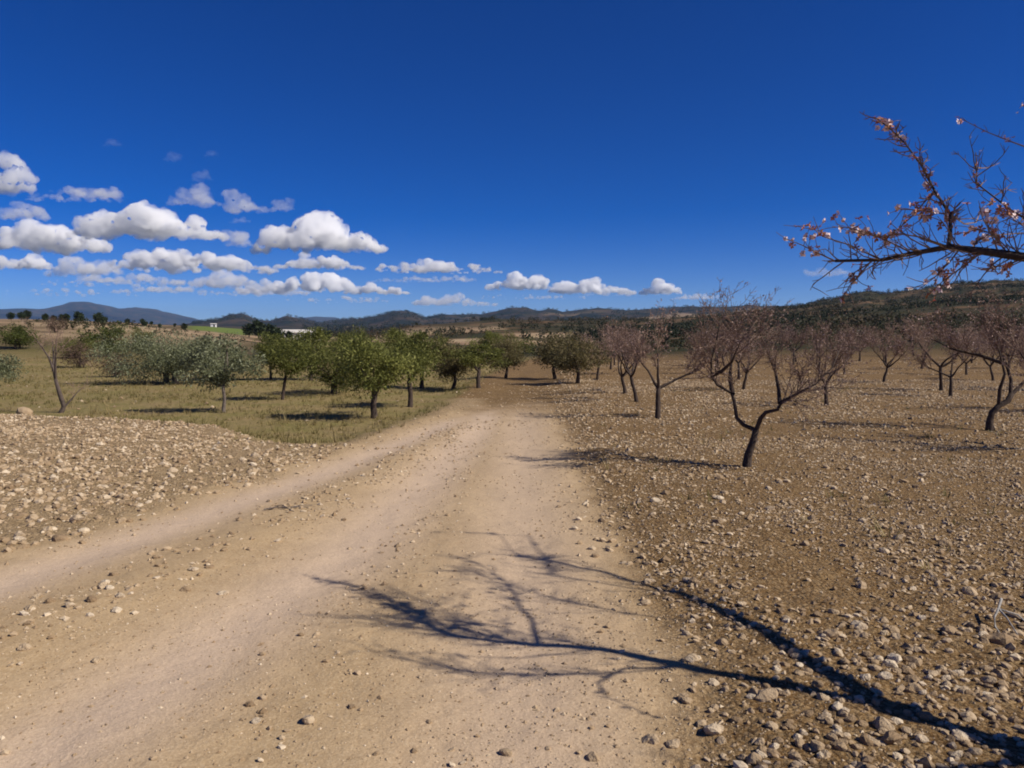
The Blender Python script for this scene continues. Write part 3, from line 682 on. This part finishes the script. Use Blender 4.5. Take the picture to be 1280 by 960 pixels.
put(d1, 415, 22.5, 'wide bushy green tree with foliage close to the ground behind the round green tree', 'tree')
def cop(src, px, d, label, rz, s, cat='tree', group=None, dz=0):
    return put(copy_tree(src), px, d, label, cat, group, rz, s, dz)
cop(d1, 452, 30, 'tall green tree top showing above the round green tree', 1.1, (.9, .9, 1.15))
cop(g3, 338, 29, 'thin-trunked green tree farther back by the pale field edge', 2.0, 1.05)
cop(green, 388, 29, 'green tree behind the bushy tree, by the pale field edge', 4.0, 1.15)
cop(g2, 527, 25, 'green tree behind the straight-trunked tree by the track', 1.7, 1.15)
b1 = leafy('dull_tree', 68, (.9, .85, .55), .3, .5, 'browngreen', n=5200, trunk_r=.06, spread=.44)
put(b1, 566, 24.5, 'dull green tree where the track runs out, on a twisted trunk', 'tree')
cop(g2, 598, 23.5, 'dark green tree on a short trunk beside the end of the track', 2.6, (1.1, 1.1, .85))
cop(b1, 632, 29, 'brownish green tree standing where the track disappears', .6, 1.0)
cop(b1, 694, 28, 'broad brown-green tree between the track end and the almond rows', 3.6, 1.1)
cop(b1, 722, 25, 'brown-green tree at the corner of the almond rows', 5, 1.05)
cop(d1, 640, 44, 'green tree in the hedge beyond the end of the track', 1, 1.0)
cop(green, 610, 46, 'rounded green tree in the hedge far beyond the track', 2, 1.1)
cop(b1, 545, 36, 'dull green tree in the hedge beyond the meadow', 2.2, 1.1)
cop(green, 500, 38, 'round green tree in the hedge beyond the meadow', .3, 1.15)
cop(green, 425, 48, 'small round tree in the hedge behind the bushy green tree', 2.3, 1.05)
bare = almond('almond_tree', 12, [(0, 0, 0), (.06, 0, .06), (.1, 0, .14), (.02, 0, .4), (-.06, 0, .72)],
    [[(-.06, 0, .7), (-.1, 0, .95), (-.22, .05, 1.2), (-.45, .1, 1.5), (-.6, .1, 1.75)], [(-.06, 0, .72), (.0, -.1, 1.0), (.08, -.2, 1.3), (.1, -.2, 1.6)], [(-.1, 0, .9), (-.2, .2, 1.2), (-.3, .35, 1.6)], [(.08, 0, .1), (.25, .05, .3), (.4, .1, .5)]],
    sub=(5, 7, 3), reach=(.5, .32, .1), r_trunk=.045, bark='bark_dull', dens=.9, bud=.011, nbud=.5)
put(bare, 72, 17.2, 'bare leaning tree with a bowed grey trunk at the meadow edge', 'tree')
e1 = leafy('olive_tree', 69, (.8, .8, .55), .15, .4, 'olive', n=5200, trunk_r=.07, spread=.45, stems=2, bark='bark_grey')
put(e1, -16, 21.5, 'low olive bush half cut off beside the meadow, left of the bare leaning tree', 'bush')
s1 = leafy('shrub', 70, (1.8, 1.5, 1.15), .1, .4, 'bright', n=6500, clusters=46, leaf=(.13, .05), trunk_r=.07, stems=3, spread=.42)
put(s1, 132, 46, 'fresh green rounded shrub at the foot of the pale slope', 'bush', s=.76)
cop(s1, 22, 50, 'broad yellow-green shrub at the edge of the pale slope', 2, (.95, .9, .62), 'bush')
cop(d1, 95, 44, 'dark green shrub between the two fresh green ones', 2, (.8, .8, .7), 'bush')
s2 = leafy('shrub', 71, (.75, .6, .45), .02, .2, 'dry', n=2600, clusters=26, leaf=(.07, .02), trunk_r=.03, stems=3, spread=.45)
put(s2, 145, 31, 'dry reddish-brown shrub left of the large olive', 'bush')
cop(s2, 100, 38, 'dry brown shrub near the pale bank behind the leaning tree', 1, 1.3, 'bush')
cop(s2, 70, 70, 'reddish dry shrub on the pale slope', 3, 1.5, 'bush')
cop(d1, 180, 60, 'dark green shrub behind the silvery olive', 3, .8, 'bush')
cop(s1, 345, 60, 'green shrub beyond the thin-trunked trees', 3, .8, 'bush')
# the dark trees along the horizon and round the white farm building
hr = random.Random(8)
pine = leafy('dark_tree', 72, (1.7, 1.6, 1.6), .8, 1.2, 'pine', n=1500, clusters=30, leaf=(.5, .28), trunk_r=.16, spread=.45)
first = [True]
def dark(px, d, s, label, group):
    o = pine if first[0] else copy_tree(pine); first[0] = False
    return put(o, px, d, label, 'tree', group, hr.uniform(0, 6.28), s)
for px, d, s in ((312, 230, .95), (324, 225, 1.25), (338, 232, 1.1), (349, 226, .9), (362, 240, .7), (400, 235, .85), (410, 228, .7)):
    dark(px, d, s, 'dark dense tree close to the long white farm building', 'trees round the farm building')
for i in range(26):
    px = hr.uniform(-10, 265) if i > 5 else -5+i*21
    dark(px, hr.uniform(210, 300), (hr.uniform(.4, .75)*(1.1 if px < 130 else .75)), 'small dark tree in the row along the left skyline above the pale slope'.replace(' left', ''), 'trees along the skyline')

# ---------------------------------------------------------------- buildings
def building(name, px, d, wid, dep, ht, rise, label, rz=0.0, roof='roof', wall='white', openings=()):
    root = empty(name); x = ang(px, d); z = hz(x, d)
    root.location = (x, d, z); root.rotation_euler.z = rz
    def box(n, x0, x1, y0, y1, z0, z1, mat, par):
        me = bpy.data.meshes.new(n)
        me.from_pydata([(a, b_, c_) for c_ in (z0, z1) for b_ in (y0, y1) for a in (x0, x1)], [], [(0, 2, 3, 1), (4, 5, 7, 6), (0, 1, 5, 4), (2, 6, 7, 3), (0, 4, 6, 2), (1, 3, 7, 5)])
        me.materials.append(mat); return link(n, me, par)
    box('wall', -wid/2, wid/2, -dep/2, dep/2, -1.5, ht, M[wall], root)
    ov = .35; me = bpy.data.meshes.new('roof'); a, b_ = wid/2+ov, dep/2+ov
    me.from_pydata([(-a, -b_, ht+.003), (a, -b_, ht+.003), (a, b_, ht+.003), (-a, b_, ht+.003), (-a, 0, ht+rise), (a, 0, ht+rise)], [], [(0, 3, 2, 1), (0, 1, 5, 4), (2, 3, 4, 5), (1, 2, 5), (3, 0, 4)])
    me.materials.append(M[roof]); link('roof', me, root)
    for (n, ox, oz, ow, oh) in openings: box(n, ox-ow/2, ox+ow/2, -dep/2-.03, -dep/2+.2, oz, oz+oh, M['dark'], root)
    return tag(root, label, 'building')
building('farm_building', 374, 250, 13.5, 7, 2.3, 1.0, 'long low white farm building among dark trees beyond the meadow', .12, 'roof', 'white', [('door', 3, 0, 1.4, 2), ('window', -3, 1, 1, .8), ('window', 0, 1, 1, .8)])
building('farm_hut', 268, 520, 3.2, 3, 1.9, .5, 'tiny white hut alone on the skyline field', .2, 'roof', 'white', [('door', .5, 0, .9, 1.8)])
building('hill_house', 1133, 880, 6.5, 6, 5.5, 1.2, 'white house high on the scrub-covered hillside above the almonds', .3, 'tile', 'white', [('window', -1.5, 3.2, 1, 1.2), ('window', 1.5, 3.2, 1, 1.2), ('door', 0, 0, 1.1, 2.1)])
building('hill_house', 612, 2050, 16, 10, 7, 2, 'far white house on the dark hills straight above the track', .2, 'roof', 'white', [('window', -4, 3, 2, 2), ('window', 4, 3, 2, 2)])

# ---------------------------------------------------------------- scrub on the slopes, grass in the meadow
q = np.random.RandomState(31)
def blob_scrub(n, r0, r1, u0, u1, s0, s1, ok):
    r_ = np.exp(q.uniform(math.log(r0), math.log(r1), n)); u = q.uniform(u0, u1, n)
    y = r_/np.sqrt(1+((u-640)/F)**2); x = (u-640)/F*y
    k = q.rand(n) < ok(x, y, u, r_)
    return x[k], y[k], (s0+(s1-s0)*q.rand(k.sum())**2)
def thick(x, y, u, r_): return np.clip(.45+1.4*fbm(x/90+3, y/90, 3), 0, 1)
sx_, sy_, ss_ = [np.concatenate(t) for t in zip(
    blob_scrub(1300, 75, 240, 560, 1500, .35, 1.2, lambda x, y, u, r_: sstep(600, 760, u)*.8),
    blob_scrub(10000, 200, 1150, 640, 1500, .6, 2.3, lambda x, y, u, r_: thick(x, y, u, r_)*sstep(600, 800, u)),
    blob_scrub(3500, 240, 900, 380, 760, .8, 2.4, lambda x, y, u, r_: np.clip(2.2*fbm(x/60+8, y/60, 2), 0, 1)),
    blob_scrub(5000, 1200, 3400, 380, 1200, 3, 8, thick), blob_scrub(5000, 650, 1250, 860, 1450, .8, 2.6, lambda x, y, u, r_: .45+.55*thick(x, y, u, r_)),
    blob_scrub(1500, 2300, 3600, 240, 560, 3, 8, thick),
    blob_scrub(250, 70, 200, -60, 330, .3, .9, lambda x, y, u, r_: np.clip(2.5*fbm(x/30+8, y/30, 2), 0, 1)))]
szz = heights(sx_, sy_); nb = len(sx_); tri = 30
off = q.normal(size=(nb, tri, 3)); off /= np.linalg.norm(off, axis=2)[..., None]; off *= q.rand(nb, tri, 1)**.4
off[..., 2] = off[..., 2]*.8+.55; sizes = ss_[:, None, None]
p = off*sizes+np.stack([sx_, sy_, szz], 1)[:, None, :]
e1_ = q.normal(size=(nb, tri, 3)); e1_ /= np.linalg.norm(e1_, axis=2)[..., None]; e2_ = np.cross(e1_, q.normal(size=(nb, tri, 3))); e2_ /= np.linalg.norm(e2_, axis=2)[..., None]
le = sizes*.38
Vv = np.stack([p-e1_*le*.5, p+e1_*le*.5, p+e2_*le*.8], 2).reshape(-1, 3)
tv = np.clip(np.repeat(np.clip(.42+1.1*fbm(sx_/120+4, sy_/120, 3)+.14*q.normal(size=nb), 0, 1), tri)+.12*q.normal(size=nb*tri), 0, 1)
M['scrub'] = leaf_mat('hill_scrub', (.014, .021, .009), (.034, .039, .016), (.11, .08, .045), .3)
tag(link('hillside_scrub', raw_mesh('hillside_scrub', Vv, np.arange(len(Vv)).reshape(-1, 3), [M['scrub']], tint=tv)), 'dark green and brown scrub covering the distant slopes', 'scrub', kind='stuff')
# grass: thin blades in tufts
n = 26000
gx = q.uniform(-26, -.6, n); gy = 10.5+(46-10.5)*q.rand(n)**1.6
k = meadow_m(gx, gy+q.normal(size=n)*.55).astype(bool) & (gx < track_left(gy)-.1) & (np.abs(gx) < .68*gy+1) & (q.rand(n) < np.clip(.5+1.3*fbm(gx*.35, gy*.35, 3), .05, 1)); gx, gy = gx[k], gy[k]
gx2 = q.uniform(.7, 12, 500); gy2 = q.uniform(4, 24, 500); k = (on_right(gx2, gy2) > .6) & (gx2 < .66*gy2) & (fbm(gx2*.5+5, gy2*.5, 2) > .1); gx = np.concatenate([gx, gx2[k]]); gy = np.concatenate([gy, gy2[k]])
gzz = heights(gx, gy); ng = len(gx); bl_ = 7
h = q.uniform(.035, .11, (ng, bl_, 1))*np.where(q.rand(ng, 1, 1) < .035, 2.6, 1); a = q.uniform(0, 6.283, (ng, bl_)); dirv = np.stack([np.cos(a), np.sin(a), 0*a], -1)
base = np.stack([gx, gy, gzz-.005], 1)[:, None]+dirv*q.uniform(0, .06, (ng, bl_, 1)); side_ = np.stack([-np.sin(a), np.cos(a), 0*a], -1)*.007
tip = base+dirv*h*q.uniform(.2, .9, (ng, bl_, 1))+np.array([0, 0, 1.])*h
Vv = np.stack([base-side_, base+side_, tip], 2).reshape(-1, 3)
M['grass'] = leaf_mat('meadow_grass', (.13, .12, .036), (.26, .205, .08), (.42, .32, .16), .3)
tv = np.repeat(np.clip(.45+.9*fbm(gx*.3, gy*.3, 3)+.15*q.normal(size=ng), 0, 1), bl_)
tag(link('meadow_grass', raw_mesh('meadow_grass', Vv, np.arange(len(Vv)).reshape(-1, 3), [M['grass']], tint=tv)), 'short dry green and straw grass growing in the meadow', 'grass', kind='stuff')

# ---------------------------------------------------------------- dead branches and the grey rock
def dead_branch(name, loc, paths, rad, label, mat='deadwood'):
    root = empty(name, loc); r = random.Random(4)
    for i, pts in enumerate(paths):
        m = Mesh(); m.tube(pts, thin(pts, rad*(1 if i == 0 else .7), rad*.4), 6, r); m.build('stem' if i == 0 else 'fork', M[mat], root)
    return tag(root, label, 'branch')
bx, by = ang(1258, 4.35), 4.35
dead_branch('dead_branch', (bx, by, hz(bx, by)), [[(.1, .12, .1), (.03, .03, .075), (-.04, -.05, .055), (-.075, -.12, .03), (-.085, -.2, .0)], [(.03, .03, .075), (.02, -.06, .06), (.02, -.16, .0)], [(.03, .03, .075), (.12, .0, .05), (.16, -.08, 0)]], .009, 'forked bleached dead branch propped on the stones of the almond field')
bx, by = ang(355, 7.3), 7.3
dead_branch('dead_branch', (bx, by, hz(bx, by)+.004), [[(-.2, -.04, 0), (-.09, .02, .008), (.04, .0, .014), (.17, .06, .0)], [(-.05, .01, .01), (.03, -.07, .014), (.1, -.12, .0)], [(0, 0, .01), (-.07, .09, .012), (-.14, .1, 0)], [(.04, 0, .01), (.1, .1, .01), (.2, .14, 0)]], .008, 'small dry branch lying across the gravel strip of the track', 'bark_grey')
me = raw_mesh('boulder', rock_verts(IC2_V, 900), IC2_F, [M['stone']])
bo = link('boulder', me); x, y = ang(27, 15.9), 15.9; bo.location = (x, y, hz(x, y)+.1); bo.scale = (.2, .17, .2)
tag(bo, 'pale grey boulder lying at the edge of the meadow', 'rock')

# ---------------------------------------------------------------- clouds: real drifts of vapour 900 m up
def ray(px, py):
    v_ = Vector(((px-640)/F, 1, -(py-480)/F)); c_, s_ = math.cos(PITCH), math.sin(PITCH)
    return Vector((v_.x, v_.y*c_+v_.z*s_, -v_.y*s_+v_.z*c_))
def cloud_mat(name, dens, wave):
    m = bpy.data.materials.new(name); m.use_nodes = True; nt = m.node_tree; n = nt.nodes; n.clear()
    o = n.new('ShaderNodeOutputMaterial'); v_ = n.new('ShaderNodeVolumePrincipled')
    v_.inputs['Color'].default_value = (1, 1, 1, 1); v_.inputs['Anisotropy'].default_value = 0
    tc = N(nt, 'ShaderNodeTexCoord'); tx = tex_noise(nt, tc.outputs['Object'], 1/wave, 3, .6)
    mr = N(nt, 'ShaderNodeMapRange', interpolation_type='SMOOTHSTEP'); mr.inputs['From Min'].default_value = .34; mr.inputs['From Max'].default_value = .7; mr.inputs['To Max'].default_value = dens; mr.inputs['To Min'].default_value = dens*.12
    nt.links.new(tx, mr.inputs['Value']); nt.links.new(mr.outputs[0], v_.inputs['Density'])
    nt.links.new(v_.outputs[0], o.inputs['Volume']); return m
CM = [cloud_mat('cloud_vapour', .026, 190), cloud_mat('thin_vapour', .009, 150), cloud_mat('faint_vapour', .004, 110)]
BASE = 900.0
def cloud(px, pyb, wpx, hpx, seed, den, label, puffs=70):
    rnd = random.Random(seed); ry = ray(px, pyb); c_ = ry*((BASE-CAM_Z)/ry.z); s_ = c_.y/F
    Wd, Hh = wpx*s_*(1.1 if pyb < 330 else 1.3), hpx*s_*1.25; Dp = Wd*.6; bm = bmesh.new(); puffs = int(min(110, puffs*max(.5, wpx/hpx/3)))
    peak = rnd.uniform(-.35, .35)
    for i in range(puffs):
        t = rnd.uniform(-1, 1); u = rnd.uniform(-1, 1)*(1-t*t)**.5
        env = max(.12, 1-abs((t-peak)/(1+abs(peak)))**1.6); env *= .65+.5*abs(math.sin(t*4.1+seed))
        hh = Hh*min(1, env)*(1-u*u*.5)*rnd.uniform(.4, 1); rad = min(max(Hh*.1, hh*rnd.uniform(.25, .42)), Wd*.25)
        z = rnd.uniform(.15, 1)*max(0, hh-rad); rx = rnd.uniform(1.1, 1.7)
        for v_ in bmesh.ops.create_icosphere(bm, subdivisions=2, radius=rad)['verts']:
            v_.co = Vector((v_.co.x*rx+t*Wd*.45, v_.co.y*1.3+u*Dp*.42, (v_.co.z if v_.co.z > 0 else v_.co.z*.55)+z))
    me = bpy.data.meshes.new('cloud'); bm.to_mesh(me); bm.free()
    ob = link('cloud', me); ob.location = (c_.x, c_.y, BASE)
    rm = ob.modifiers.new('merge', 'REMESH'); rm.mode = 'VOXEL'; rm.voxel_size = max(Wd/110, s_*.9)
    for sz, st in ((Hh*.45, .3*Hh), (Hh*.16, .16*Hh), (Hh*.07, .07*Hh)):
        tx = bpy.data.textures.new('billow', 'CLOUDS'); tx.noise_scale = sz; tx.noise_depth = 2
        dm = ob.modifiers.new('billow', 'DISPLACE'); dm.texture = tx; dm.strength = st; dm.mid_level = .5; dm.texture_coords = 'GLOBAL'
    me.materials.append(CM[den]); return tag(ob, label, 'cloud', 'scattered clouds')
LOWC = 'low flat-bottomed cloud in the bank just above the far hills'
SMALL = 'faint small wisp of cloud high above the main clouds'
CL = [(400, 312, 150, 52, 0, 'tallest bright white heaped cloud with rounded tops'), (190, 296, 172, 46, 0, 'long bright lens-shaped cloud beside the tallest heaped cloud'),
      (60, 311, 150, 42, 0, 'thick grey-bottomed cloud below a smaller grey one'), (22, 273, 72, 20, 1, 'small grey cloud resting above the thick grey-bottomed cloud'),
      (92, 249, 116, 17, 1, 'thin flat streak of cloud joined to a small upright puff'), (8, 239, 46, 44, 0, 'upright grey puff at the end of the thin flat streak'),
      (243, 255, 62, 28, 1, 'wedge-shaped grey puff above the lens-shaped cloud'), (306, 264, 50, 28, 1, 'round grey puff above the gap between the two brightest clouds'),
      (354, 262, 30, 20, 1, 'tiny round puff right above the tallest heaped cloud'), (300, 278, 26, 9, 2, SMALL), (298, 307, 34, 27, 1, 'small ragged puff between the two brightest clouds'),
      (400, 335, 92, 18, 0, 'narrow flat cloud right under the tallest heaped cloud'), (240, 337, 180, 28, 0, 'broad lumpy cloud under the lens-shaped cloud'), (25, 336, 74, 21, 0, LOWC),
      (105, 343, 80, 26, 1, LOWC), (140, 356, 150, 16, 1, LOWC), (285, 358, 80, 20, 1, LOWC), (370, 364, 130, 24, 0, LOWC), (472, 367, 70, 15, 0, LOWC), (320, 369, 120, 12, 1, LOWC),
      (548, 340, 135, 18, 0, 'long bright cloud starting the string that trails towards the orchard'), (545, 352, 86, 8, 1, LOWC), (645, 360, 64, 22, 0, LOWC), (740, 366, 90, 19, 0, LOWC),
      (826, 367, 44, 18, 0, 'bright little cloud at the end of the trailing string'), (775, 370, 130, 8, 1, LOWC), (570, 381, 90, 14, 1, LOWC), (690, 362, 60, 7, 1, LOWC), (868, 374, 50, 9, 1, LOWC),
      (100, 370, 190, 10, 1, LOWC), (430, 378, 170, 9, 1, LOWC), (650, 374, 150, 8, 1, LOWC), (215, 366, 120, 12, 1, LOWC), (500, 352, 70, 8, 1, LOWC), (1040, 345, 56, 13, 2, 'faint lone cloud behind the blossoming branch'), (217, 200, 20, 16, 2, SMALL), (264, 195, 17, 8, 2, SMALL), (252, 225, 26, 14, 2, SMALL), (140, 182, 20, 11, 2, SMALL)]
for i, (px, py, ww, hh, den, lab) in enumerate(CL): cloud(px, py, ww, hh, 11+i*3, den, lab)

# ---------------------------------------------------------------- the air: a closed box of thin haze, clouds and sky outside it
zmin = float(V[:, 2].min())-1.0; zmax = float(V[:, 2].max())+15
me = bpy.data.meshes.new('haze'); x0, x1, y0, y1 = -14700, 14700, -14700, 14700
me.from_pydata([(a, b_, c_) for c_ in (zmin, zmax) for b_ in (y0, y1) for a in (x0, x1)], [], [(0, 2, 3, 1), (4, 5, 7, 6), (0, 1, 5, 4), (2, 6, 7, 3), (0, 4, 6, 2), (1, 3, 7, 5)])
m = bpy.data.materials.new('haze'); m.use_nodes = True; n = m.node_tree.nodes; n.clear()
o = n.new('ShaderNodeOutputMaterial'); v_ = n.new('ShaderNodeVolumePrincipled')
v_.inputs['Color'].default_value = (.34, .58, 1, 1); v_.inputs['Density'].default_value = 4.6e-5; v_.inputs['Anisotropy'].default_value = .1
m.node_tree.links.new(v_.outputs[0], o.inputs['Volume']); me.materials.append(m)
tag(link('haze', me), 'thin blue haze in the air over the whole valley', 'haze', kind='stuff')
